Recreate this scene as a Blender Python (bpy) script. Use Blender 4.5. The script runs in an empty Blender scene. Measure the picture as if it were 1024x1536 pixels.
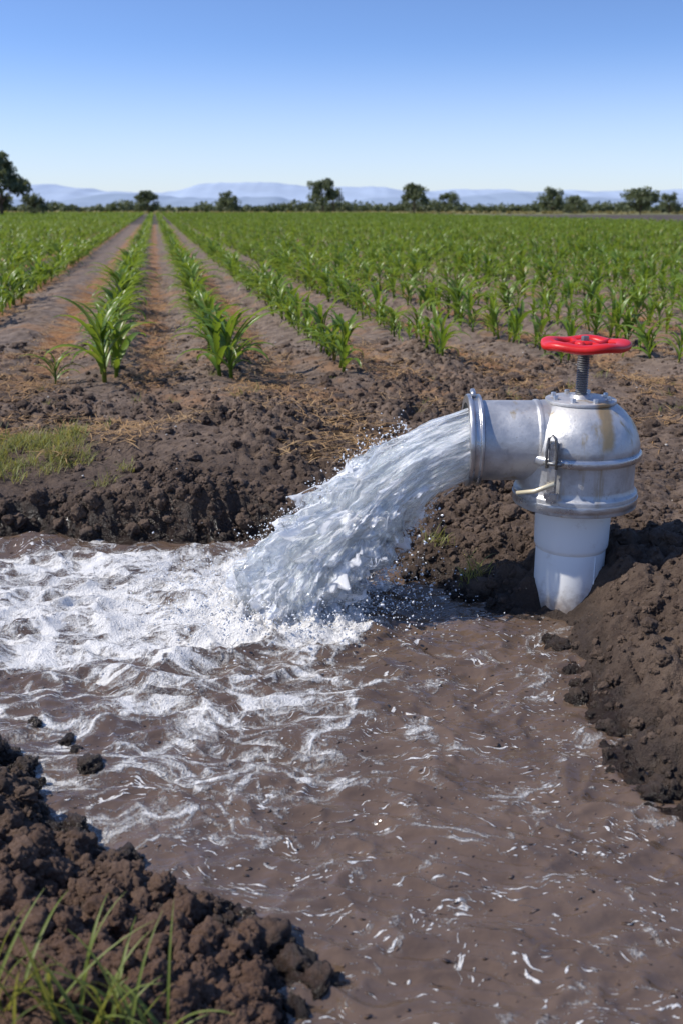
import bpy, math, random
import numpy as np
from mathutils import Vector
rng=np.random.default_rng(7); random.seed(7)
scene=bpy.context.scene
R=math.radians
# ---------------------------------------------------------------- noise
def _h(ix,iy,iz,s=0):
    n=(ix*374761393+iy*668265263+iz*1442695041+s*974634777)&0xffffffff
    n=((n^(n>>13))*1274126177)&0xffffffff
    n=((n^(n>>15))*2246822519)&0xffffffff
    return ((n^(n>>16))&0xffffff)/float(0xffffff)
def vn(x,y,z=0.0,s=0):
    x=np.asarray(x,float);y=np.asarray(y,float);z=np.zeros_like(x)+z
    xi=np.floor(x).astype(np.int64);yi=np.floor(y).astype(np.int64);zi=np.floor(z).astype(np.int64)
    f=lambda t:t*t*t*(t*(t*6-15)+10)
    u=f(x-xi);v=f(y-yi);w=f(z-zi)
    r=0
    for dx in(0,1):
        for dy in(0,1):
            for dz in(0,1):
                r=r+_h(xi+dx,yi+dy,zi+dz,s)*(u if dx else 1-u)*(v if dy else 1-v)*(w if dz else 1-w)
    return r
def fbm(x,y,z=0.0,o=4,s=0,g=.5):
    r=0;a=1;t=0;f=1
    for i in range(o):
        r=r+a*vn(np.asarray(x)*f+i*17.3,np.asarray(y)*f-i*9.1,np.asarray(z)*f,s+i);t+=a;a*=g;f*=2.03
    return r/t
def ridge(x,y,z=0.0,o=3,s=0):
    r=0;a=1;t=0;f=1
    for i in range(o):
        r=r+a*(1-np.abs(2*vn(np.asarray(x)*f+i*7.3,np.asarray(y)*f+i*5.1,np.asarray(z)*f,s+i)-1));t+=a;a*=.5;f*=2.1
    return r/t
def dome(x,y,s=0):
    xi=np.floor(x).astype(np.int64);yi=np.floor(y).astype(np.int64);best=np.full(x.shape,-1.0)
    for dx in(-1,0,1):
        for dy in(-1,0,1):
            cx=xi+dx;cy=yi+dy
            px=cx+_h(cx,cy,cx*0,s);py=cy+_h(cx,cy,cx*0,s+1)
            rad=.45+.5*_h(cx,cy,cx*0,s+2)
            d2=((x-px)**2+(y-py)**2)/rad**2
            hh=np.sqrt(np.maximum(0,1-d2))*rad
            best=np.maximum(best,hh)
    return best
def ss(a,b,x):
    t=np.clip((x-a)/(b-a),0,1);return t*t*(3-2*t)
# ---------------------------------------------------------------- helpers
def mk(name,verts,faces,mat=None,parent=None,smooth=True,attrs=None,link=True):
    me=bpy.data.meshes.new(name)
    v=np.asarray(verts,np.float32);me.vertices.add(len(v));me.vertices.foreach_set('co',v.ravel())
    if isinstance(faces,np.ndarray):
        n=faces.shape[1];m=len(faces)
        me.loops.add(m*n);me.loops.foreach_set('vertex_index',faces.astype(np.int32).ravel())
        me.polygons.add(m);me.polygons.foreach_set('loop_start',np.arange(m,dtype=np.int32)*n)
        me.polygons.foreach_set('loop_total',np.full(m,n,np.int32))
    else:
        cnt=np.array([len(f) for f in faces],np.int32);idx=np.concatenate([np.array(f,np.int32) for f in faces])
        me.loops.add(len(idx));me.loops.foreach_set('vertex_index',idx)
        me.polygons.add(len(cnt));me.polygons.foreach_set('loop_start',np.concatenate([[0],np.cumsum(cnt)[:-1]]).astype(np.int32))
        me.polygons.foreach_set('loop_total',cnt)
    me.polygons.foreach_set('use_smooth',np.full(len(me.polygons),smooth))
    me.update(calc_edges=True);me.validate()
    if attrs:
        for k,a in attrs.items():
            a=np.asarray(a,np.float32)
            if a.ndim==1:
                at=me.attributes.new(k,'FLOAT','POINT');at.data.foreach_set('value',a)
            else:
                at=me.attributes.new(k,'FLOAT_VECTOR','POINT');at.data.foreach_set('vector',a.ravel())
    ob=bpy.data.objects.new(name,me)
    if mat:me.materials.append(mat)
    if link:scene.collection.objects.link(ob)
    if parent:ob.parent=parent
    return ob
def gridfaces(nu,nv,wrapv=False):
    i=np.arange(nu-1)[:,None];j=np.arange(nv if wrapv else nv-1)[None,:]
    j2=(j+1)%nv
    a=i*nv+j;b=i*nv+j2;c=(i+1)*nv+j2;d=(i+1)*nv+j
    return np.stack([a,b,c,d],-1).reshape(-1,4)
def empty(name,loc=(0,0,0)):
    e=bpy.data.objects.new(name,None);e.location=loc;e.empty_display_size=.1;scene.collection.objects.link(e);return e
class NT:
    def __init__(s,mat):
        s.t=mat.node_tree;s.n=s.t.nodes;s.l=s.t.links
    def add(s,typ,**k):
        nd=s.n.new(typ)
        for a,b in k.items():
            if a=='i':
                for kk,vv in b.items():
                    if isinstance(vv,bpy.types.NodeSocket):s.l.new(vv,nd.inputs[kk])
                    else:nd.inputs[kk].default_value=vv
            else:setattr(nd,a,b)
        return nd
    def math(s,op,a,b=0.0,c=None,clamp=False):
        nd=s.n.new('ShaderNodeMath');nd.operation=op;nd.use_clamp=clamp
        for k,v in enumerate([a,b]+([c] if c is not None else [])):
            if isinstance(v,bpy.types.NodeSocket):s.l.new(v,nd.inputs[k])
            else:nd.inputs[k].default_value=v
        return nd.outputs[0]
    def mr(s,x,a,b,c=0.,d=1.):
        nd=s.n.new('ShaderNodeMapRange');nd.interpolation_type='SMOOTHSTEP'
        s.l.new(x,nd.inputs[0]);nd.inputs[1].default_value=a;nd.inputs[2].default_value=b;nd.inputs[3].default_value=c;nd.inputs[4].default_value=d
        return nd.outputs[0]
    def mix(s,f,a,b,typ='MIX'):
        nd=s.n.new('ShaderNodeMix');nd.data_type='RGBA';nd.blend_type=typ
        for k,v in((0,f),(6,a),(7,b)):
            if isinstance(v,bpy.types.NodeSocket):s.l.new(v,nd.inputs[k])
            elif k==0:nd.inputs[0].default_value=v
            else:nd.inputs[k].default_value=(*v,1)
        return nd.outputs[2]
    def noise(s,vec,sc,det=4,rough=.55,dist=0.):
        nd=s.add('ShaderNodeTexNoise',i={'Scale':sc,'Detail':det,'Roughness':rough,'Distortion':dist})
        if vec is not None:s.l.new(vec,nd.inputs['Vector'])
        return nd.outputs[0]
    def bump(s,h,st,dist,normal=None):
        nd=s.add('ShaderNodeBump',i={'Strength':st,'Distance':dist,'Height':h})
        if normal is not None:s.l.new(normal,nd.inputs['Normal'])
        return nd.outputs[0]
def newmat(name):
    m=bpy.data.materials.new(name);m.use_nodes=True;nt=NT(m)
    b=m.node_tree.nodes['Principled BSDF'];return m,nt,b
def L(nt,a,b):nt.l.new(a,b)
# ---------------------------------------------------------------- world / sun / camera
to_sun=Vector((-.97,-.08,0)).normalized();EL=R(48)
w=bpy.data.worlds.new("World");scene.world=w;w.use_nodes=True
wt=w.node_tree;bg=wt.nodes['Background'];nt=NT(w)
sky=wt.nodes.new('ShaderNodeTexSky');sky.sky_type='NISHITA';sky.sun_disc=False
sky.sun_elevation=EL;sky.sun_rotation=math.atan2(to_sun.x,to_sun.y)%(2*math.pi)
sky.air_density=1.0;sky.dust_density=.4;sky.ozone_density=2.0;sky.altitude=200
tc=wt.nodes.new('ShaderNodeTexCoord');mp=wt.nodes.new('ShaderNodeMapping');mp.inputs['Scale'].default_value=(1,1,2.2)
wt.links.new(tc.outputs['Generated'],mp.inputs[0]);wt.links.new(mp.outputs[0],sky.inputs[0])
hs=wt.nodes.new('ShaderNodeHueSaturation');hs.inputs['Saturation'].default_value=1.03;hs.inputs['Value'].default_value=1.65
wt.links.new(sky.outputs[0],hs.inputs['Color'])
tinted=nt.mix(1.0,hs.outputs[0],(.87,.96,1.15),'MULTIPLY')
sz_=nt.add('ShaderNodeSeparateXYZ',i={0:tc.outputs['Generated']}).outputs[2]
haze=nt.mr(sz_,.15,-.01,0,.78)
wt.links.new(nt.mix(haze,tinted,(6.2,6.8,7.6)),bg.inputs[0]);bg.inputs[1].default_value=.11
sl=bpy.data.lights.new('sun','SUN');sl.energy=5.0;sl.angle=R(.5);sl.color=(1,.945,.86)
so=bpy.data.objects.new('sun',sl);scene.collection.objects.link(so)
d=Vector((to_sun.x*math.cos(EL),to_sun.y*math.cos(EL),math.sin(EL)))
so.rotation_euler=d.to_track_quat('Z','Y').to_euler();so.location=d*30
cam=bpy.data.cameras.new('camera');co=bpy.data.objects.new('camera',cam);scene.collection.objects.link(co);scene.camera=co
cam.sensor_fit='VERTICAL';cam.sensor_height=36;cam.lens=35;co.location=(0,0,1.3);co.rotation_euler=(R(90-17.05),0,0)
cam.clip_start=.05;cam.clip_end=20000;cam.dof.use_dof=True;cam.dof.focus_distance=3.3;cam.dof.aperture_fstop=4.0
scene.view_settings.view_transform='Standard'
# ---------------------------------------------------------------- terrain
POLY=np.array([(-3.2,4.15),(-1.42,3.94),(-.9,3.87),(-.57,3.83),(-.3,3.84),(0,3.7),(.196,3.55),(.329,3.36),(.52,3.12),(.655,2.98),(.70,2.70),(.69,2.43),(.67,2.19),(.69,2.05),(.77,1.88),(1.1,1.5),(1.6,1.1),(1.6,-1),(.1,-1),(0,.9),(-.035,1.3),(-.07,1.40),(-.15,1.50),(-.30,1.59),(-.44,1.71),(-.56,1.82),(-.70,2.03),(-.86,2.2),(-1.4,2.42),(-3.2,2.7)])
def sdp(x,y):
    d=np.full(x.shape,1e9);ins=np.zeros(x.shape,bool);n=len(POLY)
    for i in range(n):
        a=POLY[i];b=POLY[(i+1)%n];ex,ey=b-a
        t=np.clip(((x-a[0])*ex+(y-a[1])*ey)/(ex*ex+ey*ey),0,1)
        d=np.minimum(d,(x-a[0]-t*ex)**2+(y-a[1]-t*ey)**2)
        c=((a[1]>y)!=(b[1]>y))&(x<(b[0]-a[0])*(y-a[1])/(b[1]-a[1]+1e-12)+a[0]);ins^=c
    return np.where(ins,-1,1)*np.sqrt(d)
QX,QY=.984,.1765
def shore(x,y):
    near=(x>-6)&(x<6)&(y<8)
    wx=x+.20*(fbm(x*5,y*5,o=5,s=3,g=.6)-.5);wy=y+.20*(fbm(x*5,y*5,o=5,s=9,g=.6)-.5)
    sd=np.full(x.shape,9.0);sd[near]=sdp(wx[near],wy[near]);return sd
def H(x,y,full=True):
    x=np.asarray(x,float);y=np.asarray(y,float)
    sd=shore(x,y);o=np.maximum(sd,0)
    wb=ss(3.15,3.5,y)*(1-.5*ss(.0,.5,x)*ss(4.2,3.4,y))
    wr=ss(.3,.6,x)
    back=.125*ss(0,.10,o)+.08*ss(.05,.9,o)
    left=.10*ss(0,.28,o)+.10*ss(.3,2,o)
    right=.17*ss(.03,.36,o)+.03*ss(.3,1,o)
    side=left*(1-wr)+right*wr
    h=back*wb+side*(1-wb)
    h=h-.2*ss(0,.25,-sd)
    h+=.09*np.exp(-((x+.5)/.65)**2-((y-4.75)/.35)**2)+.07*np.exp(-((x-1.9)/.5)**2-((y-4.6)/.6)**2)+.05*np.exp(-((x-1.25)/.3)**2-((y-2.6)/.5)**2)
    h+=.05*np.exp(-((x-.5)/.3)**2-((y-4.0)/.25)**2)
    fld=ss(5.9,7,y)
    q=x*QX+y*QY
    h+=fld*.03*np.cos(2*np.pi*(q-.4)/.8)*ss(40,12,y)
    nearm=ss(30,9,y)*ss(9,4,np.abs(x))
    h+=nearm*(.07+.05*ss(6.3,5.5,y))*(fbm(x*1.9,y*1.9,o=3,s=21)-.5)*ss(0,.3,sd)
    m=ss(-.03,.06,sd)*nearm
    cm=.40+.9*ss(.38,.62,fbm(x*1.3,y*1.3,o=2,s=40))
    cm=np.where(y<3.3,np.maximum(cm,1.1),cm)
    cm*=1-.75*ss(-.7,-1.1,x)*ss(3.8,4.1,y)*ss(5.4,4.9,y)
    cm*=1-.40*fld
    wxx=x+.05*(fbm(x*16,y*16,o=3,s=5)-.5);wyy=y+.05*(fbm(x*16,y*16,o=3,s=6)-.5)
    det=.50*.13*(dome(wxx/.13,wyy/.13,50)-.25)*ss(.35,.6,fbm(x*3,y*3,o=2,s=77))
    det+=.6*.055*(dome(wxx/.055,wyy/.055,60)-.3)+.6*.026*(dome(wxx/.026,wyy/.026,70)-.3)
    det+=.05*(fbm(x*14,y*14,o=5,s=80,g=.64)-.5)
    pit=np.exp(-((x-.75)/.15)**2-((y-2.97)/.13)**2)
    h+=m*cm*det*(1-.6*pit)-.048*pit
    return h
def axis(segs):
    out=[segs[0][0]]
    for a,b,s in segs:
        n=max(1,int(round((b-a)/s)));out+=list(np.linspace(a,b,n+1)[1:])
    return np.array(out)
def grow(a,b,f):
    o=[a];s=.06
    while o[-1]<b:s*=f;o.append(o[-1]+s)
    return np.array(o[1:])
xs=axis([(-2.4,-1.5,.014),(-1.5,1.7,.0085),(1.7,4.5,.03)])
xs=np.concatenate([-2.4-grow(0,9000,1.09)[::-1],xs,4.5+grow(0,9000,1.09)])
ys=axis([(-1.5,.9,.05),(.9,5.2,.0085),(5.2,8,.016),(8,14,.04)])
ys=np.concatenate([ys[:1]-grow(0,60,1.2)[::-1],ys,14+grow(0,9000,1.05)])
X,Y=np.meshgrid(xs,ys,indexing='ij')
Z=H(X.ravel(),Y.ravel())
SD=shore(X.ravel(),Y.ravel())
wet_shade=ss(.16,.0,SD+.1*(fbm(X.ravel()*8,Y.ravel()*8,o=3,s=90)-.5))  # wet shore mud; its dark tone also stands in for back-bank shade
wet_shade=np.maximum(wet_shade,.65*ss(.12,.05,Z)*(SD<1.2))
damp=ss(1.0,.1,SD+.7*(fbm(X.ravel()*2.2,Y.ravel()*2.2,o=3,s=95)-.5))
# --- soil material
gm,nt,b=newmat('soil')
geo=nt.add('ShaderNodeNewGeometry').outputs['Position']
at=nt.add('ShaderNodeAttribute',attribute_name='wet_shade').outputs['Fac'];dp=nt.add('ShaderNodeAttribute',attribute_name='damp').outputs['Fac']
sep=nt.add('ShaderNodeSeparateXYZ',i={0:geo})
n1=nt.noise(geo,2.2,5,.6);n2=nt.noise(geo,30,6,.7);n3=nt.noise(geo,150,3,.7);n4=nt.noise(geo,9,5,.65)
dry=nt.mix(nt.mr(n1,.38,.62),(.068,.042,.030),(.175,.120,.086))
dry=nt.mix(nt.mr(n2,.3,.75,0,.8),dry,(.225,.163,.118))
dry=nt.mix(nt.mr(n4,.5,.3,0,.75),dry,(.042,.026,.018))
dry=nt.mix(nt.mr(n2,.48,.3),dry,(.038,.023,.016))
q=nt.math('ADD',nt.math('MULTIPLY',sep.outputs[0],QX),nt.math('MULTIPLY',sep.outputs[1],QY))
ph=nt.math('SINE',nt.math('MULTIPLY_ADD',q,2*math.pi/.8,2.2))
ns=nt.noise(geo,3.5,6,.75)
sy=nt.mr(sep.outputs[1],5.2,8.5)
st=nt.math('MULTIPLY',nt.math('MULTIPLY',nt.mr(nt.math('ADD',ph,nt.math('MULTIPLY_ADD',ns,4.0,-2.3)),.1,.9),sy),.85)
fieldc=nt.mix(nt.mr(n4,.35,.65),(.105,.072,.053),(.27,.205,.158))
dry=nt.mix(nt.math('MULTIPLY',sy,.75),dry,fieldc)
dry=nt.mix(st,dry,(.36,.16,.050))
sp=nt.math('MULTIPLY',nt.mr(nt.noise(geo,1.7,6,.7),.52,.64),nt.math('MULTIPLY',nt.mr(sep.outputs[1],4.6,5.3),.6))
dry=nt.mix(sp,dry,(.30,.16,.075))
# freshly ploughed ground beyond the crop
plo=nt.mr(sep.outputs[1],62,70)
dry=nt.mix(plo,dry,nt.mix(nt.mr(nt.noise(geo,.6,5,.7),.35,.65),(.045,.032,.025),(.10,.075,.055)))
far=nt.mr(sep.outputs[1],140,155)
dry=nt.mix(far,dry,(.17,.165,.065))
dry=nt.mix(nt.math('MULTIPLY',dp,.6),dry,(.052,.032,.022))
dry=nt.mix(nt.math('MULTIPLY',nt.mr(sep.outputs[1],2.1,1.3),.5),dry,(.15,.082,.052))
col=nt.mix(at,dry,(.026,.016,.011))
L(nt,col,b.inputs['Base Color'])
L(nt,nt.mr(at,.3,1,.93,.18),b.inputs['Roughness'])
b.inputs['Specular IOR Level'].default_value=.45
hh=nt.math('ADD',nt.math('MULTIPLY',n2,.022),nt.math('MULTIPLY',n3,.007))
hh=nt.math('ADD',hh,nt.math('MULTIPLY',n4,.02))
L(nt,nt.bump(hh,1.0,1.0),b.inputs['Normal'])
ground=mk('ground',np.stack([X.ravel(),Y.ravel(),Z],1),gridfaces(len(xs),len(ys))[:,::-1],gm,attrs={'wet_shade':wet_shade,'damp':damp})
# ---------------------------------------------------------------- water
wx=axis([(-3.3,-1.7,.03),(-1.7,.85,.0054),(.85,1.7,.010)]);wy=axis([(-1,.9,.04),(.9,4.0,.0054),(4.0,4.4,.03)])
X,Y=np.meshgrid(wx,wy,indexing='ij');x=X.ravel();y=Y.ravel()
IX,IY=-.15,3.15
def water_h(x,y):
    dx=x-IX;dy=y-IY
    r=np.sqrt((dx/(1+.15*(dx<0)))**2+dy**2)
    wa=x+.22*(fbm(x*2.5,y*2.5,o=3,s=101)-.5);wb=y+.22*(fbm(x*2.5,y*2.5,o=3,s=111)-.5)
    turb=np.exp(-r/.5)
    left=ss(.1,-.3,x)*ss(2.2,2.8,y)
    h=(.020+.045*turb+.022*left)*(ridge(wa*3.0,wb*5.5,o=2,s=120)-.6)
    h+=(.015+.014*turb+.008*left)*(ridge(wa*6+wb*3,wb*14,o=1,s=130)-.6)
    h+=(.0105+.005*turb)*(ridge(wa*11-wb*7,wb*27,o=1,s=140)-.6)
    h+=(.0042+.003*turb)*(ridge(wa*22+wb*14,wb*52,o=1,s=145)-.5)
    # ring wavelets running out from the splash
    h+=.010*np.sin(r*34+5*fbm(x*4,y*4,o=2,s=150))*np.exp(-r/.45)
    h+=.0022*np.sin(r*75+9*fbm(x*3,y*3,o=2,s=155))*ss(.2,.7,fbm(x*2,y*2,o=2,s=158))
    ring=np.exp(-((r-.18)/.10)**2)
    h+=ring*(.012+.15*np.maximum(0,fbm(x*14,y*14,o=5,s=160,g=.68)-.38))
    return h,r,ring
h,r,ring=water_h(x,y)
dx=x-IX;dy=y-IY
foam=np.exp(-(np.maximum(0,r-.2)/.25)**2)
ell=np.sqrt(((x+.8)/.95)**2+((y-3.2)/.66)**2)
foam=np.maximum(foam,.74*ss(1.4,.5,ell))
foam=np.maximum(foam,.50*ss(1.4,.3,np.sqrt(((x+.5)/.95)**2+((y-2.45)/.8)**2)))
foam*=1-.85*ss(.02,.25,x+.25*(fbm(x*4,y*4,o=2,s=170)-.5)) 
foam=np.maximum(foam,ring*.9*ss(.35,.0,x-.0))
foam=np.maximum(foam,ss(.24,.15,r))
foam=np.maximum(foam,.15*ss(1.0,1.8,y))
m,nt,b=newmat('muddy_water')
geo=nt.add('ShaderNodeNewGeometry').outputs['Position']
fa=nt.add('ShaderNodeAttribute',attribute_name='foam').outputs['Fac']
wn=nt.add('ShaderNodeTexNoise',i={'Vector':geo,'Scale':3.5,'Detail':3.0})
warp=nt.add('ShaderNodeVectorMath',operation='MULTIPLY_ADD',i={0:wn.outputs['Color'],1:(.32,.32,0),2:geo}).outputs[0]
ms=nt.add('ShaderNodeVectorMath',operation='MULTIPLY',i={0:warp,1:(1,1.9,0)}).outputs[0]
v1=nt.add('ShaderNodeTexVoronoi',feature='DISTANCE_TO_EDGE',i={'Vector':ms,'Scale':4.2}).outputs['Distance']
v2=nt.add('ShaderNodeTexVoronoi',feature='DISTANCE_TO_EDGE',i={'Vector':ms,'Scale':13.0}).outputs['Distance']
nb=nt.noise(warp,6,6,.65);nf=nt.noise(geo,130,3,.75);nm=nt.noise(ms,20,4,.65)
e1=nt.mr(v1,.13,.0);e2=nt.mr(v2,.16,.0)
lace=nt.math('ADD',nt.math('MULTIPLY',e1,.26),nt.math('MULTIPLY',e2,.17))
tot=nt.math('ADD',fa,lace)
tot=nt.math('ADD',tot,nt.math('MULTIPLY_ADD',nb,1.5,-.75))
tot=nt.math('ADD',tot,nt.math('MULTIPLY_ADD',nm,.9,-.45))
tot=nt.math('ADD',tot,nt.math('MULTIPLY_ADD',nf,.8,-.4))
ff=nt.math('MULTIPLY',nt.mr(tot,.50,.93),.93)
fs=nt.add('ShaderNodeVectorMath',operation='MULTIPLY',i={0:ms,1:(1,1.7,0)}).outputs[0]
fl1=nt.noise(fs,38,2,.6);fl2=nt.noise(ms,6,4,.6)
glint_fleck=nt.math('MULTIPLY',nt.mr(nt.math('ADD',fl1,nt.math('MULTIPLY',fl2,.6)),.94,.99),.9)  # sun glints painted as white flecks in the water colour
ff=nt.math('MAXIMUM',ff,glint_fleck)  # foam and painted glints share one white mask
base=nt.mix(nt.mr(nb,.25,.75),(.088,.058,.040),(.140,.094,.064))
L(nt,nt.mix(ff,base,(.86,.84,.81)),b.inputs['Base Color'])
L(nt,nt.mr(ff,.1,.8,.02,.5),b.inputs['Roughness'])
b.inputs['IOR'].default_value=1.55
ws=nt.add('ShaderNodeVectorMath',operation='MULTIPLY',i={0:geo,1:(1,2.0,0)}).outputs[0]
r1=nt.noise(ws,24,2,.5);r2=nt.noise(ws,75,1,.5);r3=nt.mr(nt.noise(ws,34,1,.5),.66,.84)
hb=nt.math('ADD',nt.math('MULTIPLY',r1,.0035),nt.math('MULTIPLY',r2,.0006))
hb=nt.math('ADD',hb,nt.math('MULTIPLY',r3,.013))
hb=nt.math('ADD',hb,nt.math('MULTIPLY',nt.math('MULTIPLY',ff,nf),.012))
L(nt,nt.bump(hb,1.0,1.0),b.inputs['Normal'])
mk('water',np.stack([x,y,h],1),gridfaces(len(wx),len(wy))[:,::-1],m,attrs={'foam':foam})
# ---------------------------------------------------------------- water jet
top=np.array([(.43,.690),(.396,.672),(.275,.63),(.169,.572),(.061,.507),(-.026,.415),(-.137,.325),(-.235,.235),(-.30,.125),(-.325,.03),(-.335,-.05)])
bot=np.array([(.43,.455),(.404,.446),(.335,.410),(.282,.370),(.235,.318),(.195,.268),(.155,.205),(.110,.141),(.065,.07),(.025,.0),(.01,-.05)])
NU,NV=420,360
def smoothpoly(P,u):
    t=np.linspace(0,1,len(P));k=np.linspace(0,1,400)
    a=np.interp(k,t,P[:,0]);c=np.interp(k,t,P[:,1])
    ker=np.hanning(41);ker/=ker.sum()
    a=np.convolve(np.pad(a,20,'edge'),ker,'valid');c=np.convolve(np.pad(c,20,'edge'),ker,'valid')
    return np.stack([np.interp(u,k,a),np.interp(u,k,c)],1)
def jet(name,scale,amp,seed,mat,parent,u0=0.,grain=1.):
    u=np.linspace(u0,1,NU);T=smoothpoly(top,u);B=smoothpoly(bot,u);C=(T+B)/2;V=(T-B)/2
    th=np.linspace(0,2*np.pi,NV,endpoint=False)
    U,TH=np.meshgrid(u,th,indexing='ij')
    wY=(.118+.05*u+.03*u**3)[:,None]
    cs,sn=np.cos(TH),np.sin(TH)
    A=amp*(.14+.9*ss(0,.55,U))
    wu=U+.05*(fbm(cs*3,sn*3,U*5,o=2,s=seed+60)-.5)
    n=(fbm(cs*3.2+wu*2,sn*3.2,wu*7,o=3,s=seed)-.5)*1.6
    n2=(fbm(cs*9,sn*9,wu*14,o=2,s=seed+20)-.5)*.7*grain
    fing=(fbm(cs*2.2,sn*2.2,wu*15,o=3,s=seed+40)-.5)*1.9
    k=scale*(1+A*(n+n2*ss(.05,.5,U)+fing*ss(.1,.5,U)))
    x=C[:,0][:,None]+V[:,0][:,None]*cs*k
    z=C[:,1][:,None]+V[:,1][:,None]*cs*k
    y=IY+wY*sn*k
    v=np.stack([x,y,z],-1).reshape(-1,3)
    fl=np.stack([U*1.0,cs*.5,sn*.5],-1).reshape(-1,3)
    return mk(name,v,gridfaces(NU,NV,True),mat,parent,attrs={'flow':fl,'along':U.ravel()})
def jetmat(name,lo,hi,white,lo2=.40,hi2=.62,bs=1.0):
    jm=bpy.data.materials.new(name);jm.use_nodes=True;nt=NT(jm);nt.n.remove(nt.n['Principled BSDF']);out=nt.n['Material Output']
    fl=nt.add('ShaderNodeAttribute',attribute_name='flow').outputs['Vector']
    al=nt.add('ShaderNodeAttribute',attribute_name='along').outputs['Fac']
    fs=nt.add('ShaderNodeVectorMath',operation='MULTIPLY',i={0:fl,1:(.45,1,1)}).outputs[0]
    na=nt.noise(fs,11,4,.55,.6);nb2=nt.noise(fs,45,2,.5,.5);nc=nt.noise(fl,13,4,.6,.8)
    bh=nt.math('ADD',nt.math('MULTIPLY',na,.022*bs),nt.math('MULTIPLY',nb2,.004*bs));bh=nt.math('ADD',bh,nt.math('MULTIPLY',nc,.014*bs))
    bn=nt.bump(bh,1.0,1.0);bn2=nt.bump(bh,.5,1.0)
    c=nt.mix(nt.mr(nc,.35,.6),(.86,.92,.98),white)
    df=nt.add('ShaderNodeBsdfDiffuse',i={'Color':c,'Normal':bn2});tl=nt.add('ShaderNodeBsdfTranslucent',i={'Color':c})
    wd=nt.add('ShaderNodeMixShader',i={0:.42,1:df.outputs[0],2:tl.outputs[0]})
    tp=nt.add('ShaderNodeBsdfTransparent',i={'Color':(.96,.985,1.0,1)});rf=nt.add('ShaderNodeBsdfRefraction',i={'Color':(.97,.99,1,1),'Roughness':.03,'IOR':1.15,'Normal':bn})
    tr=nt.add('ShaderNodeMixShader',i={0:.2,1:tp.outputs[0],2:rf.outputs[0]})
    f=nt.math('ADD',nt.math('MULTIPLY',na,.6),nt.math('MULTIPLY',nc,.4))
    fac=nt.math('ADD',nt.mr(f,lo2,hi2,lo,hi),nt.mr(al,.6,1,0,.35),clamp=True)
    m1=nt.add('ShaderNodeMixShader',i={0:fac,1:tr.outputs[0],2:wd.outputs[0]})
    gs=nt.add('ShaderNodeBsdfGlossy',i={'Color':(1,1,1,1),'Roughness':.07,'Normal':bn})
    fr=nt.add('ShaderNodeFresnel',i={'IOR':1.36,'Normal':bn})
    m2=nt.add('ShaderNodeMixShader',i={0:fr.outputs[0],1:m1.outputs[0],2:gs.outputs[0]})
    nt.l.new(m2.outputs[0],out.inputs[0]);return jm,nt,m2,nc,na,al,out
j1=jetmat('jet_water',.06,.85,(.98,.98,.98),.42,.60)[0]
j2=jetmat('jet_core',.62,1.0,(.98,.98,.98),.38,.5,bs=.7)[0]
j3,nt,m2,nc,na,al,out=jetmat('jet_fringe',.3,.9,(.98,.98,.99))
thr=nt.math('MULTIPLY_ADD',al,-.13,.61)
msk=nt.mr(nt.math('SUBTRACT',nt.math('ADD',nt.math('MULTIPLY',nc,.6),nt.math('MULTIPLY',na,.4)),thr),-.01,.02)
tp=nt.add('ShaderNodeBsdfTransparent');mm=nt.add('ShaderNodeMixShader',i={0:msk,1:tp.outputs[0],2:m2.outputs[0]});nt.l.new(mm.outputs[0],out.inputs[0])
stream=empty('water_stream',(0,0,0))
jet('outer_sheet',1.0,.42,200,j1,stream)
jet('inner_core',.80,.38,300,j2,stream,0.0,.6)
jet('broken_fringe',1.07,.56,400,j3,stream,0.14)
# droplets
dm,nt,b=newmat('droplet_water');b.inputs['Base Color'].default_value=(.95,.96,.97,1);b.inputs['Roughness'].default_value=.08;b.inputs['Transmission Weight'].default_value=.25;b.inputs['IOR'].default_value=1.4
def gn_scatter(name,pts,rot,scl,idx,srcs,parent=None):
    col=bpy.data.collections.new(name+'_sources')
    for s in srcs:col.objects.link(s)
    me=bpy.data.meshes.new(name);me.vertices.add(len(pts));me.vertices.foreach_set('co',np.asarray(pts,np.float32).ravel())
    a=me.attributes.new('rot','FLOAT_VECTOR','POINT');a.data.foreach_set('vector',np.asarray(rot,np.float32).ravel())
    a=me.attributes.new('scl','FLOAT','POINT');a.data.foreach_set('value',np.asarray(scl,np.float32))
    a=me.attributes.new('idx','INT','POINT');a.data.foreach_set('value',np.asarray(idx,np.int32))
    ob=bpy.data.objects.new(name,me);scene.collection.objects.link(ob)
    g=bpy.data.node_groups.new(name,'GeometryNodeTree')
    g.interface.new_socket('Geometry',in_out='INPUT',socket_type='NodeSocketGeometry');g.interface.new_socket('Geometry',in_out='OUTPUT',socket_type='NodeSocketGeometry')
    gi=g.nodes.new('NodeGroupInput');go=g.nodes.new('NodeGroupOutput');ip=g.nodes.new('GeometryNodeInstanceOnPoints')
    ci=g.nodes.new('GeometryNodeCollectionInfo');ci.inputs['Collection'].default_value=col;ci.inputs['Separate Children'].default_value=True;ci.inputs['Reset Children'].default_value=True
    def na_(t,n):
        k=g.nodes.new('GeometryNodeInputNamedAttribute');k.data_type=t;k.inputs['Name'].default_value=n;return k.outputs[0]
    g.links.new(gi.outputs[0],ip.inputs['Points']);g.links.new(ci.outputs[0],ip.inputs['Instance']);ip.inputs['Pick Instance'].default_value=True
    g.links.new(na_('INT','idx'),ip.inputs['Instance Index']);g.links.new(na_('FLOAT_VECTOR','rot'),ip.inputs['Rotation']);g.links.new(na_('FLOAT','scl'),ip.inputs['Scale'])
    g.links.new(ip.outputs[0],go.inputs[0])
    md=ob.modifiers.new('instances','NODES');md.node_group=g
    if parent:ob.parent=parent
    return ob
import bmesh
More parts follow.
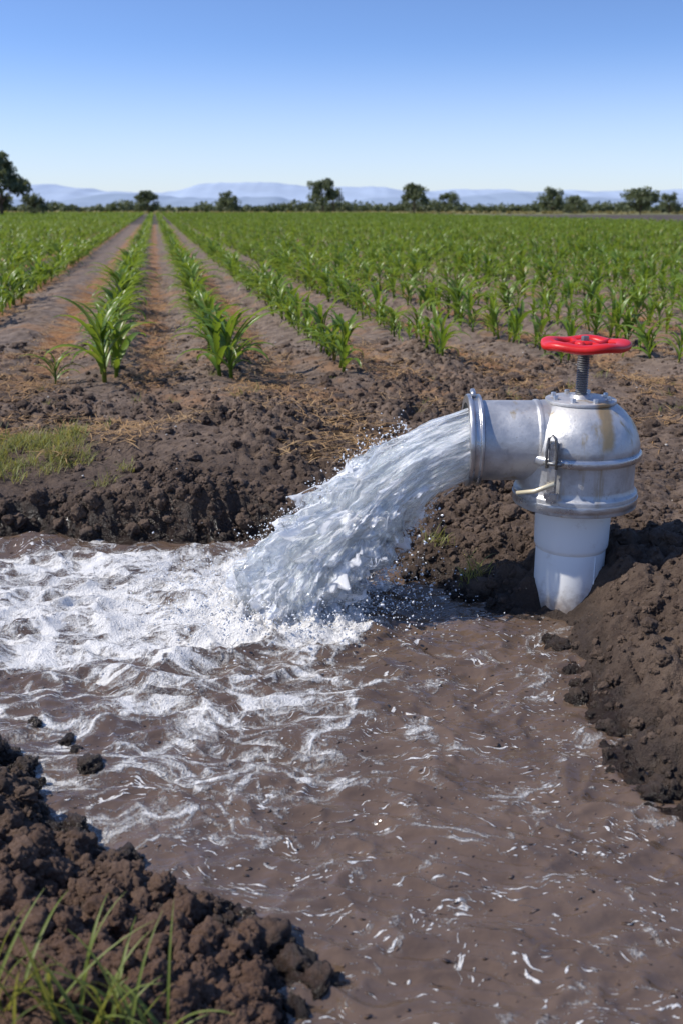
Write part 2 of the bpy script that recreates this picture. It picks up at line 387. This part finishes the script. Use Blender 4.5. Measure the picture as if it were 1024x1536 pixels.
def ico(sub):
    bm=bmesh.new();bmesh.ops.create_icosphere(bm,subdivisions=sub,radius=1.0)
    v=np.array([p.co[:] for p in bm.verts]);f=np.array([[q.index for q in p.verts] for p in bm.faces]);bm.free();return v,f
iv,ifc=ico(2)
ds=[mk('droplet_%d'%k,iv*np.array([1,1,s]),ifc,dm,link=False) for k,s in enumerate((1.,1.7,.8))]
P=[];S=[]
for _ in range(5200):
    a=rng.uniform(0,2*np.pi);rr=abs(rng.normal(.21,.13));zz=abs(rng.normal(0,.06))
    P.append((IX+rr*math.cos(a)*1.25,IY+rr*math.sin(a),zz+.015));S.append(rng.uniform(.0009,.0042)*rng.uniform(.4,1))
for _ in range(1500):
    u=rng.uniform(.25,1);T=smoothpoly(top,np.array([u]))[0];B=smoothpoly(bot,np.array([u]))[0]
    e=T if rng.random()<.6 else B;c=(T+B)/2;k=1.05+abs(rng.normal(0,.18))
    p=c+(e-c)*k;P.append((p[0],IY+rng.normal(0,.10),p[1]));S.append(rng.uniform(.0008,.0042)*rng.uniform(.4,1))
P=np.array(P);gn_scatter('water_droplets',P,rng.uniform(0,6,(len(P),3)),S,rng.integers(0,3,len(P)),ds)
# ---------------------------------------------------------------- valve
VX,VY=.764,3.15
valve=empty('irrigation_valve',(0,0,0))
def metal(name,c1,c2,rough,met=.85,stain=0.):
    m,nt,b=newmat(name)
    p=nt.add('ShaderNodeNewGeometry').outputs['Position']
    a=nt.noise(p,9,6,.65);f=nt.noise(p,90,4,.7)
    c=nt.mix(nt.mr(a,.35,.65),c1,c2)
    c=nt.mix(nt.mr(f,.58,.75,0,.55),c,(.22,.20,.18))
    if stain:
        s=nt.add('ShaderNodeVectorMath',operation='MULTIPLY',i={0:p,1:(16,16,1.6)}).outputs[0]
        c=nt.mix(nt.mr(nt.noise(s,1.0,4,.6),.56,.70,0,stain),c,(.36,.27,.14))
        sx=nt.add('ShaderNodeSeparateXYZ',i={0:p})
        dx_=nt.math('ABSOLUTE',nt.math('SUBTRACT',nt.math('ADD',sx.outputs[0],nt.math('MULTIPLY',a,.05)),.84))
        mk_=nt.math('MULTIPLY',nt.mr(dx_,.030,.010),nt.math('MULTIPLY',nt.mr(sx.outputs[2],.565,.60),nt.mr(sx.outputs[1],3.12,3.05)))
        c=nt.mix(nt.math('MULTIPLY',mk_,.85),c,(.40,.26,.10))
        # dried mud splashes low on the casting
        c=nt.mix(nt.math('MULTIPLY',nt.mr(nt.noise(p,30,5,.7),.55,.66),nt.mr(sx.outputs[2],.50,.38,0,.7)),c,(.20,.15,.11))
    L(nt,c,b.inputs['Base Color']);b.inputs['Metallic'].default_value=met
    L(nt,nt.mr(a,.3,.7,rough-.08,rough+.12),b.inputs['Roughness'])
    L(nt,nt.bump(nt.math('ADD',nt.math('MULTIPLY',f,.0008),nt.math('MULTIPLY',a,.005)),.8,1.0),b.inputs['Normal'])
    return m
alu=metal('cast_aluminium',(.40,.40,.405),(.58,.575,.57),.44,.55,.8)
alu2=metal('band_steel',(.42,.42,.43),(.58,.58,.59),.30,.85)
dark=metal('thread_steel',(.16,.16,.165),(.28,.28,.28),.45,.8)
def lathe(name,prof,mat,parent,cx,cy,n=96,axis='z',cz=0.,smooth=True):
    prof=np.array(prof,float);th=np.linspace(0,2*np.pi,n,endpoint=False)
    r_=prof[:,0][:,None];t_=prof[:,1][:,None]+0*th[None,:]
    a=r_*np.cos(th);c=r_*np.sin(th)
    if axis=='z':v=np.stack([cx+a,cy+c,cz+t_],-1);f=gridfaces(len(prof),n,True)[:,::-1]
    else:v=np.stack([cx+t_,cy+a,cz+c],-1);f=gridfaces(len(prof),n,True)[:,::-1]
    ob=mk(name,v.reshape(-1,3),f,mat,parent)
    bm=bmesh.new();bm.from_mesh(ob.data);bmesh.ops.recalc_face_normals(bm,faces=bm.faces)
    for e in bm.edges:
        if e.is_manifold and e.calc_face_angle(0)>.6:e.smooth=False
    bm.to_mesh(ob.data);bm.free();return ob
def bev(pts,rad=.003):
    pts=[np.array(p,float) for p in pts];o=[pts[0]]
    for i in range(1,len(pts)-1):
        a,b_,c=pts[i-1],pts[i],pts[i+1];l1=np.linalg.norm(a-b_);l2=np.linalg.norm(c-b_);k=min(rad,l1*.4,l2*.4)
        p=b_+(a-b_)/l1*k;q_=b_+(c-b_)/l2*k
        o+=[p,(p+2*b_+q_)/4,q_]
    o.append(pts[-1]);return o
body=bev([(.118,.385),(.150,.372),(.186,.368),(.199,.372),(.199,.420),(.190,.427),(.186,.44),(.185,.525),(.190,.531)])
lathe('valve_body',body,alu,valve,VX,VY)
lathe('rim_clamp_ring',bev([(.184,.528),(.202,.530),(.204,.540),(.2035,.549),(.199,.556),(.180,.558)]),alu2,valve,VX,VY)
lathe('lower_band',bev([(.197,.384),(.2015,.384),(.2015,.405),(.197,.405)],.001),alu2,valve,VX,VY)
domep=[(.192,.552),(.196,.562),(.194,.58),(.188,.603),(.178,.628),(.163,.652),(.143,.676),(.120,.695),(.108,.702)]+bev([(.108,.702),(.112,.704),(.112,.714),(.06,.716),(.0,.716)])[1:]
lathe('valve_dome',domep,alu,valve,VX,VY)
lathe('stem_boss',bev([(.0,.728),(.03,.728),(.036,.714)]),alu,valve,VX,VY,48)
oz=.577
lathe('outlet_pipe',bev([(.129,-.335),(.129,-.15),(.133,-.145),(.133,-.135),(.130,-.13),(.136,-.05),(.14,.0)],.002),alu,valve,VX,VY,96,'x',oz)
lathe('outlet_bore',[(.122,-.362),(.120,-.30),(.120,-.12),(.0,-.10)],dark,valve,VX,VY,96,'x',oz)
lathe('outlet_flange',bev([(.122,-.365),(.148,-.365),(.150,-.358),(.150,-.352),(.143,-.348),(.143,-.334),(.149,-.330),(.149,-.322),(.129,-.316)],.002),alu2,valve,VX,VY,96,'x',oz)
pm,nt,b=newmat('white_pvc')
p=nt.add('ShaderNodeNewGeometry').outputs['Position'];sz=nt.add('ShaderNodeSeparateXYZ',i={0:p}).outputs[2]
a=nt.noise(p,22,6,.7)
c=nt.mix(nt.mr(a,.55,.75,0,.4),(.82,.82,.80),(.50,.44,.36))
dz=nt.math('ADD',sz,nt.math('MULTIPLY',nt.noise(p,14,5,.7),-.16))
c=nt.mix(nt.mr(dz,.04,-.06,0,.85),c,(.20,.14,.10))
L(nt,c,b.inputs['Base Color']);b.inputs['Roughness'].default_value=.38
lathe('pvc_riser_pipe',bev([(.106,.215),(.1145,.215),(.1135,-.2)],.002),pm,valve,VX,VY)
lathe('pvc_coupling',bev([(.10,.39),(.1235,.385),(.1215,.245),(.1205,.228),(.114,.214),(.108,.212)],.004),pm,valve,VX,VY)
def tube(name,pts,rad,mat,parent,n=12,close=False):
    pts=[Vector(p) for p in pts];V=[];F=[];m=len(pts)
    rad=rad if hasattr(rad,'__len__') else [rad]*m
    for i,pp in enumerate(pts):
        if close:t=pts[(i+1)%m]-pts[i-1]
        else:t=pts[min(i+1,m-1)]-pts[max(i-1,0)]
        t.normalize();up=Vector((0,0,1)) if abs(t.z)<.9 else Vector((1,0,0));s=t.cross(up).normalized();u_=s.cross(t)
        for k in range(n):
            an=2*math.pi*k/n;V.append((pp+(s*math.cos(an)+u_*math.sin(an))*rad[i])[:])
    for i in range(m if close else m-1):
        for k in range(n):F.append((i*n+k,i*n+(k+1)%n,((i+1)%m)*n+(k+1)%n,((i+1)%m)*n+k))
    if not close:F.append(tuple(range(n-1,-1,-1)));F.append(tuple((m-1)*n+k for k in range(n)))
    if name is None:return V,F
    return mk(name,V,F,mat,parent)
tube('pvc_seam',[(VX+.06,VY-.098,.21),(VX+.06,VY-.0975,-.05)],.0025,pm,valve,6)
pr=[];z=.72
while z<.885:
    pr+=[(.0155,z),(.0195,z+.0028),(.0195,z+.004),(.0155,z+.0068)];z+=.0072
pr.append((0,z))
lathe('threaded_stem',pr,dark,valve,VX,VY,32)
def box(name,c,s,mat,parent,rot=(0,0,0),bv=.003):
    bm=bmesh.new();bmesh.ops.create_cube(bm,size=1)
    for v in bm.verts:v.co=Vector((v.co.x*s[0],v.co.y*s[1],v.co.z*s[2]))
    bmesh.ops.bevel(bm,geom=bm.edges[:],offset=bv,segments=2,affect='EDGES')
    me=bpy.data.meshes.new(name);bm.to_mesh(me);bm.free();me.materials.append(mat)
    ob=bpy.data.objects.new(name,me);scene.collection.objects.link(ob);ob.location=c;ob.rotation_euler=rot;ob.parent=parent;return ob
for k in range(8):
    an=k*math.pi/4+.3
    lathe('plate_bolt_%d'%(k+1),bev([(0,.727),(.008,.727),(.009,.714)],.001),alu2,valve,VX+.09*math.cos(an),VY+.09*math.sin(an),6)
la=R(237)
def onb(r_,z,a=la):return (VX+r_*math.cos(a),VY+r_*math.sin(a),z)
box('latch_bar',onb(.212,.515),(.030,.010,.20),alu2,valve,(0,0,la+math.pi/2))
box('latch_bracket',onb(.209,.60),(.046,.022,.022),alu2,valve,(0,0,la+math.pi/2))
box('latch_bracket_lower',onb(.209,.44),(.044,.020,.022),alu2,valve,(0,0,la+math.pi/2))
tube('latch_loop',[onb(.222,.53,la-.07),onb(.226,.58,la-.075),onb(.226,.625,la-.05),onb(.226,.635,la),onb(.226,.625,la+.05),onb(.226,.58,la+.075),onb(.222,.53,la+.07)],.0045,dark,valve,8)
tube('latch_pin',[onb(.222,.545,la-.12),onb(.222,.545,la+.14)],.006,dark,valve,8)
bm_,nt,b=newmat('brass_rod');b.inputs['Base Color'].default_value=(.68,.60,.42,1);b.inputs['Roughness'].default_value=.4;b.inputs['Metallic'].default_value=.3
tube('latch_lever',[(VX-.215,VY-.14,.440),(VX-.165,VY-.175,.455),(VX-.112,VY-.205,.487)],[.006,.0075,.0075],bm_,valve,10)
tube('flange_clamp',[(VX-.345,VY-.02,oz+.150),(VX-.345,VY+.02,oz+.158)],.009,alu2,valve,10)
rm,nt,b=newmat('red_paint')
p=nt.add('ShaderNodeNewGeometry').outputs['Position'];a=nt.noise(p,40,5,.7)
L(nt,nt.mix(nt.mr(a,.6,.75,0,.5),(.60,.010,.008),(.35,.03,.025)),b.inputs['Base Color']);b.inputs['Roughness'].default_value=.40
L(nt,nt.bump(nt.math('MULTIPLY',a,.002),.6,1.0),b.inputs['Normal'])
WZ=.885;n=144;m_=20;V=[];th=np.linspace(0,2*np.pi,n,endpoint=False)
for t in th:
    Rr=.115*(1+.04*math.cos(5*t+.5));
    for k in range(m_):
        a=2*math.pi*k/m_;ca,sa=math.cos(a),math.sin(a)
        V.append((VX+(Rr+.025*ca)*math.cos(t),VY+(Rr+.025*ca)*math.sin(t),WZ+.0145*np.sign(sa)*abs(sa)**.7+.003*math.cos(5*t)))
F=[((i)*m_+k,((i+1)%n)*m_+k,((i+1)%n)*m_+(k+1)%m_,i*m_+(k+1)%m_) for i in range(n) for k in range(m_)]
wheel=mk('handwheel_rim',V,F,rm,valve)
lathe('handwheel_hub',bev([(0,.897),(.022,.899),(.034,.893),(.036,.872),(.02,.862),(0,.862)]),rm,valve,VX,VY,40)
for k in range(5):
    an=k*2*math.pi/5+.5;c_,s_=math.cos(an),math.sin(an)
    tube('handwheel_spoke_%d'%(k+1),[(VX+c_*.02,VY+s_*.02,.884),(VX+c_*.06,VY+s_*.06,.880),(VX+c_*.105,VY+s_*.105,.885)],[.014,.011,.014],rm,valve,12)
lathe('stem_nut',bev([(0,.912),(.012,.912),(.013,.897)],.001),dark,valve,VX,VY,6)
# ---------------------------------------------------------------- leaf material
def leafmat(name,c1,c2,tr=.4,rough=.45,dryc=None):
    m,nt,b=newmat(name)
    oi=nt.add('ShaderNodeObjectInfo').outputs['Random'];p=nt.add('ShaderNodeNewGeometry').outputs['Position']
    nn=nt.noise(p,.35,3,.6)
    f=nt.math('ADD',nt.math('MULTIPLY',oi,.5),nt.mr(nn,.35,.65,0,.5))
    c=nt.mix(f,c1,c2)
    if dryc:c=nt.mix(nt.mr(nt.noise(p,7,3,.6),.57,.70,0,.75),c,dryc)
    L(nt,c,b.inputs['Base Color']);b.inputs['Roughness'].default_value=rough
    t=nt.add('ShaderNodeBsdfTranslucent');L(nt,nt.mix(.5,c,(c2[0]*1.8,c2[1]*1.6,c2[2]*.8)),t.inputs[0])
    mx=nt.add('ShaderNodeMixShader',i={0:tr});L(nt,b.outputs[0],mx.inputs[1]);L(nt,t.outputs[0],mx.inputs[2]);L(nt,mx.outputs[0],nt.n['Material Output'].inputs[0])
    return m
cm_=leafmat('corn_leaf',(.08,.165,.020),(.21,.30,.040),.42,.34,(.36,.24,.08))
gm_=leafmat('grass_blade',(.15,.20,.035),(.32,.30,.10),.4,.5)
sm_=leafmat('straw',(.32,.17,.06),(.46,.31,.15),.15,.7)
def blade(V,F,base,az,Lh,W,e0,droop,seg=8,tw=0.,fold=.35,tip=1.1):
    p=np.array(base,float);e=e0;hd=np.array([math.cos(az),math.sin(az),0]);i0=len(V)
    for s in range(seg+1):
        t=s/seg;side=np.array([-math.sin(az+tw*t),math.cos(az+tw*t),0])
        wd=W*(min(1,.45+t*2.2))*(1-t**2.2)**.8+.0006
        up=np.array([-hd[0]*math.sin(e),-hd[1]*math.sin(e),math.cos(e)])
        V.append(tuple(p-side*wd/2+up*wd*fold));V.append(tuple(p));V.append(tuple(p+side*wd/2+up*wd*fold))
        p=p+(hd*math.cos(e)+np.array([0,0,1])*math.sin(e))*Lh/seg
        e-=droop/seg*(.4+1.2*t)*tip
    for s in range(seg):
        a=i0+s*3;F.append((a,a+1,a+4,a+3));F.append((a+1,a+2,a+5,a+4))
corns=[]
for k in range(8):
    V=[];F=[];nl=random.randint(8,10);hs_=random.uniform(.15,.23);a0=random.uniform(0,6)
    v,f=tube(None,[(0,0,-.03),(0,0,hs_*.5),(0.004,0,hs_)],[.012,.010,.006],None,None,6);V+=v;F+=f
    for j in range(nl):
        t=j/(nl-1);az=a0+(j%2)*math.pi+random.uniform(-.6,.6)
        blade(V,F,(0,0,.02+t*hs_*.95),az,random.uniform(.25,.38)*(.7+.5*math.sin(math.pi*min(1,t+.15))),random.uniform(.030,.046),R(random.uniform(48,66)+22*t),R(random.uniform(90,165)*(1-.35*t)),9,random.uniform(-.8,.8),.28)
    corns.append(mk('corn_plant_%d'%k,V,F,cm_,link=False))
P=[];S=[];I=[];RT=[]
def addp(x,y,s):
    P.append((x,y));S.append(s);I.append(random.randrange(8));RT.append((random.gauss(0,.12),random.gauss(0,.12),random.uniform(0,6.28)))
qs=[-.4+.8*k for k in range(0,120)]+[-1.68-.78*k for k in range(0,110)]
for q0 in qs:
    y0=6.45+random.uniform(-.15,.15)
    if q0<-1.0:y0=9.3+random.uniform(-.3,.4)
    elif q0<0:y0=6.5
    if q0>1.8:y0=6.9+random.uniform(-.2,.2)
    yy=y0
    while yy<150:
        stp=.16 if yy<25 else (.24 if yy<60 else .37)
        yy+=stp*random.uniform(.5,1.5)*.984
        xx=(q0-yy*QY)/QX
        if abs(xx)>.42*yy+2.2:continue
        if yy>66+(22-xx)*5.3:continue
        if random.random()<.08:continue
        addp(xx+random.gauss(0,.035),yy,random.uniform(.55,1.18)*(1.02 if q0<1.8 else .93))
addp(-1.86,6.45,.6);addp(-1.54,6.45,1.15);addp(-1.50,6.62,1.1);addp(-.72,6.5,1.1)
P=np.array(P);zz=H(P[:,0],P[:,1]);big=1+.6*(fbm(P[:,0]*.8,P[:,1]*.8,o=3,s=500)-.5)
gn_scatter('corn_field',np.column_stack([P,zz]),RT,np.array(S)*big,I,corns)
print('corn',len(P))
# ---------------------------------------------------------------- clods, stones
clm,nt,b=newmat('clod')
p=nt.add('ShaderNodeNewGeometry').outputs['Position'];oi=nt.add('ShaderNodeObjectInfo').outputs['Random']
spz=nt.add('ShaderNodeSeparateXYZ',i={0:p});pz=spz.outputs[2]
a=nt.noise(p,70,6,.75);a2=nt.noise(p,220,3,.7)
c=nt.mix(oi,(.062,.038,.026),(.165,.112,.08));c=nt.mix(nt.mr(a,.45,.75,0,.6),c,(.20,.142,.105));c=nt.mix(nt.mr(a,.45,.3),c,(.034,.021,.015))
c=nt.mix(nt.math('MULTIPLY',nt.mr(spz.outputs[1],2.1,1.3),.6),c,(.18,.095,.058))
wtf=nt.mr(pz,.06,.01)
c=nt.mix(wtf,c,(.026,.017,.012));L(nt,c,b.inputs['Base Color']);L(nt,nt.mr(wtf,0,1,.93,.25),b.inputs['Roughness'])
L(nt,nt.bump(nt.math('ADD',nt.math('MULTIPLY',a,.016),nt.math('MULTIPLY',a2,.005)),1.0,1.0),b.inputs['Normal'])
iv3,if3=ico(4);cl=[]
for k in range(10):
    s=600+k*10;v=iv3.copy();d_=.35+.9*fbm(v[:,0]*1.2+k*9,v[:,1]*1.2,v[:,2]*1.2+5,o=2,s=s)+.5*(ridge(v[:,0]*2.6,v[:,1]*2.6+k,v[:,2]*2.6,o=3,s=s+3)-.5)+.3*(fbm(v[:,0]*7,v[:,1]*7,v[:,2]*7,o=2,s=s+7)-.5)
    v=v*d_[:,None]*np.array([1,random.uniform(.65,1),random.uniform(.5,.8)]);cl.append(mk('soil_clod_%d'%k,v,if3,clm,link=False))
N=80000
px=rng.uniform(-2.6,3.2,N);py=rng.uniform(.95,8.5,N)
px=np.concatenate([px,rng.uniform(-1.1,.1,16000)]);py=np.concatenate([py,rng.uniform(.95,2.3,16000)])
px=np.concatenate([px,rng.uniform(-2.3,.7,9000)]);py=np.concatenate([py,rng.uniform(3.4,4.15,9000)]);N=len(px)
sd=shore(px,py)
dens=np.where(py<3.5,.95,.28+.72*ss(.42,.6,fbm(px*1.3,py*1.3,o=2,s=40)))
dens*=1-.8*ss(-.7,-1.1,px)*ss(3.8,4.1,py)*ss(5.4,4.9,py)
dens=np.where((sd<.15)&(py>3.3),.9,dens)
dens*=1-.6*ss(6,7,py)
near=np.hypot(px-VX,py-VY)>.16
keep=(sd>-.01)&(rng.random(N)<dens)&near
px,py=px[keep],py[keep];n=len(px)
sz=.0035*(1-rng.random(n)*.99)**-.55;sz=np.minimum(sz,np.where(py<2.3,.026,.038))
sz*=1-.5*np.exp(-((px-.75)/.15)**2-((py-2.97)/.13)**2)
pz=H(px,py)-sz*.05
gn_scatter('soil_clods',np.column_stack([px,py,pz]),np.column_stack([rng.normal(0,.5,(n,2)),rng.uniform(0,6.28,n)]),sz*1.25,rng.integers(0,10,n),cl)
print('clods',n)
st_=[(-.61,2.12,.035),(-.80,2.33,.024),(-.70,2.25,.02),(-.66,2.2,.016),(-.23,1.56,.035),(-.13,1.52,.045),(-.08,1.46,.035),(-.04,1.42,.035),(.42,3.27,.055),(.50,3.22,.07),(.36,3.42,.055),(-.45,1.76,.035),(-.58,1.88,.03),(.72,2.0,.035),(.28,3.5,.05),(.66,2.80,.035)]
gn_scatter('mud_lumps',np.array([(a_,b_,.0) for a_,b_,_ in st_]),np.column_stack([rng.normal(0,.3,(len(st_),2)),rng.uniform(0,6,len(st_))]),[c_*1.2 for *_,c_ in st_],rng.integers(0,10,len(st_)),[o.copy() for o in cl])
pbm,nt,b=newmat('pebble');oi=nt.add('ShaderNodeObjectInfo').outputs['Random'];L(nt,nt.mix(oi,(.28,.25,.22),(.6,.57,.53)),b.inputs['Base Color']);b.inputs['Roughness'].default_value=.8
pb=[mk('pebble_%d'%k,iv*np.array([1,.7,.5]),ifc,pbm,link=False) for k in range(2)]
N=330;px=rng.uniform(-2.5,3,N);py=rng.uniform(3.4,9,N);kp=shore(px,py)>.1;px,py=px[kp],py[kp];n=len(px)
gn_scatter('pebbles',np.column_stack([px,py,H(px,py)+.004]),rng.uniform(-.4,.4,(n,3))+np.array([0,0,1])*rng.uniform(0,6,(n,1)),rng.uniform(.003,.010,n),rng.integers(0,2,n),pb)
sl_=[]
for k in range(5):
    V=[];F=[]
    for j in range(7):
        blade(V,F,(random.gauss(0,.05),random.gauss(0,.05),.004),random.uniform(0,6.28),random.uniform(.04,.13),random.uniform(.003,.007),R(random.uniform(0,14)),R(random.uniform(0,40)),5,random.uniform(-1,1),.1)
    sl_.append(mk('straw_%d'%k,V,F,sm_,link=False))
N=15000;py=rng.uniform(4.4,17,N);px=rng.uniform(-.42,.42,N)*py
ph=np.sin((px*QX+py*QY)*2*np.pi/.8+2.2);dn=fbm(px*2,py*2,o=3,s=700)
kp=np.where(py>6.2,(ph+dn*2-1)>.1,dn>.58)&(shore(px,py)>.15);px,py=px[kp],py[kp];n=len(px)
gn_scatter('straw_litter',np.column_stack([px,py,H(px,py)+.004]),np.column_stack([rng.normal(0,.1,(n,2)),rng.uniform(0,6.28,n)]),rng.uniform(.5,1.2,n),rng.integers(0,5,n),sl_)
gt=[]
for k in range(5):
    V=[];F=[]
    for j in range(14):
        blade(V,F,(random.gauss(0,.025),random.gauss(0,.025),0),random.uniform(0,6.28),random.uniform(.04,.12),random.uniform(.0022,.0045),R(random.uniform(35,80)),R(random.uniform(20,110)),5,random.uniform(-.5,.5),.2)
    gt.append(mk('tuft_%d'%k,V,F,gm_,link=False))
pts=[]
for _ in range(620):
    x_=rng.uniform(-2.4,-.85);y_=rng.uniform(4.05,4.9)
    if fbm(np.array([x_*4]),np.array([y_*4]),o=3,s=800)[0]>.53+.12*ss(-1.3,-.9,x_):pts.append((x_,y_,rng.uniform(.4,1.0)))
for _ in range(4):pts.append((rng.normal(.36,.02),rng.normal(3.48,.02),rng.uniform(.5,.9)))
for _ in range(4):pts.append((rng.normal(.47,.015),rng.normal(3.30,.015),rng.uniform(.8,1.3)))
for _ in range(40):pts.append((rng.uniform(-2,3),rng.uniform(5,6.5),rng.uniform(.4,.8)))
pts=np.array(pts);n=len(pts)
gn_scatter('grass',np.column_stack([pts[:,:2],H(pts[:,0],pts[:,1])]),np.column_stack([rng.normal(0,.1,(n,2)),rng.uniform(0,6.28,n)]),pts[:,2],rng.integers(0,5,n),gt)
V=[];F=[]
def hz(x_,y_):return float(H(np.array([x_]),np.array([y_]))[0])
for (cx,cy,nb_,l0,l1,sp_) in [(-.34,1.20,24,.10,.25,.03),(-.42,1.22,14,.12,.26,.03),(-.53,1.24,18,.12,.24,.04),(-.28,1.20,10,.08,.20,.015),(-.60,1.18,16,.12,.24,.05)]:
    for j in range(nb_):
        bx=cx+random.gauss(0,sp_);by=cy+random.gauss(0,.02)
        blade(V,F,(bx,by,hz(bx,by)-.005),random.uniform(0,6.28),random.uniform(l0,l1),random.uniform(.004,.008),R(random.uniform(45,85)),R(random.uniform(15,80)),9,random.uniform(-.4,.4),.25)
mk('foreground_grass',V,F,gm_)
# ---------------------------------------------------------------- trees & hedge
tlm=leafmat('tree_foliage',(.075,.10,.055),(.15,.175,.085),.3,.6)
bk,nt,b=newmat('bark');b.inputs['Base Color'].default_value=(.09,.065,.045,1);b.inputs['Roughness'].default_value=.9
def leaves(centers,radii,n,size,seed):
    g=np.random.default_rng(seed);k=g.integers(0,len(centers),n);c=np.array(centers)[k];rr=np.array(radii)[k][:,None]
    d_=g.normal(0,1,(n,3));d_/=np.linalg.norm(d_,axis=1)[:,None];p=c+d_*rr*(g.random((n,1))**.5)*np.array([1,1,.75])
    a=g.normal(0,1,(n,3));a/=np.linalg.norm(a,axis=1)[:,None];b_=np.cross(a,g.normal(0,1,(n,3)));b_/=np.linalg.norm(b_,axis=1)[:,None]
    s=size*g.uniform(.5,1.3,(n,1))
    V=np.stack([p-a*s,p+b_*s*.45,p+a*s,p-b_*s*.45],1).reshape(-1,3);F=np.arange(4*n).reshape(-1,4);return V,F
def tree(x_,y_,h_,w_,seed,n=2600,name='tree',low=.25):
    g=random.Random(seed);e=empty(name,(x_,y_,.2))
    V=[];F=[];C=[];Rd=[]
    def add(pts,rad):
        v,f=tube(None,pts,rad,None,None,7);o=len(V);V.extend(v);F.extend([tuple(i+o for i in q_) for q_ in f])
    tr=.03*h_
    add([(0,0,-.2),(.02*h_,0,h_*.3),(0,.02*h_,h_*.65)],[tr,tr*.7,tr*.35])
    for k in range(11):
        an=k*2.4+g.uniform(-.4,.4);zz=h_*g.uniform(low,.62);rr=w_*.5*g.uniform(.45,.8)
        ez=zz+h_*g.uniform(.06,.26);ex=(rr*math.cos(an),rr*math.sin(an),min(ez,h_*.86))
        add([(0,0,zz*.8),(ex[0]*.5,ex[1]*.5,(zz+ex[2])/2),ex],[tr*.4,tr*.25,tr*.1])
        C.append(ex);Rd.append(w_*g.uniform(.13,.22))
    for k in range(9):
        C.append((g.uniform(-.22,.22)*w_,g.uniform(-.22,.22)*w_,h_*g.uniform(.6,.9)));Rd.append(w_*g.uniform(.12,.2))
    mk('trunk_and_limbs',V,F,bk,e)
    v,f=leaves(C,Rd,n,.040*w_+.05,seed);mk('crown',v,f,tlm,e,smooth=False);return e
def at_px(px_,D):return (px_-512)/1493*D/1.046*1.0
for i,(px_,D,h_,w_,nn,lo) in enumerate([(2,112,6.9,6.2,4200,.15),(222,175,3.7,4.3,2400,.1),(343,178,3.5,4.6,1700,.1),(484,180,6.0,5.4,2500,.2),(500,186,4.4,4,1400,.2),(620,160,4.7,4.6,2400,.1),(672,185,3.6,4.0,1400,.1),(827,165,4.0,4.4,2000,.15),(960,150,3.8,5.2,2400,.08),(1003,160,3.2,3.6,1300,.08),(52,125,2.6,3.6,1300,.05),(862,170,3.0,4.0,1300,.05),(1190,140,6,6,2400,.15),(-170,150,6,7,2400,.15)]):
    tree(at_px(px_,D)*1.0,D,h_,w_,900+i,nn,low=lo)
C=[];Rd=[]
for x_ in np.arange(-95,100,.7):
    y_=190-.02*x_+random.uniform(-3,3);hh_=.8+1.6*float(vn(np.array([x_*.13]),np.array([3.3]),s=950)[0])+random.uniform(-.4,.5)
    if x_>5:hh_+=.3
    C.append((x_,y_,.2+hh_*.45));Rd.append(hh_*.75)
v,f=leaves(C,Rd,30000,.36,77);v[:,2]=np.maximum(v[:,2],.2);mk('hedgerow',v,f,tlm,smooth=False)
vm=leafmat('verge_grass',(.18,.17,.06),(.32,.27,.12),.3,.7)
C=[(x_,random.uniform(160,186),.3) for x_ in np.arange(-95,100,.5)];v,f=leaves(C,[.7]*len(C),12000,.4,78);v[:,2]=.2+np.abs(v[:,2]-.2)*.6
mk('verge_grass',v,f,vm,smooth=False)
# ---------------------------------------------------------------- mountains
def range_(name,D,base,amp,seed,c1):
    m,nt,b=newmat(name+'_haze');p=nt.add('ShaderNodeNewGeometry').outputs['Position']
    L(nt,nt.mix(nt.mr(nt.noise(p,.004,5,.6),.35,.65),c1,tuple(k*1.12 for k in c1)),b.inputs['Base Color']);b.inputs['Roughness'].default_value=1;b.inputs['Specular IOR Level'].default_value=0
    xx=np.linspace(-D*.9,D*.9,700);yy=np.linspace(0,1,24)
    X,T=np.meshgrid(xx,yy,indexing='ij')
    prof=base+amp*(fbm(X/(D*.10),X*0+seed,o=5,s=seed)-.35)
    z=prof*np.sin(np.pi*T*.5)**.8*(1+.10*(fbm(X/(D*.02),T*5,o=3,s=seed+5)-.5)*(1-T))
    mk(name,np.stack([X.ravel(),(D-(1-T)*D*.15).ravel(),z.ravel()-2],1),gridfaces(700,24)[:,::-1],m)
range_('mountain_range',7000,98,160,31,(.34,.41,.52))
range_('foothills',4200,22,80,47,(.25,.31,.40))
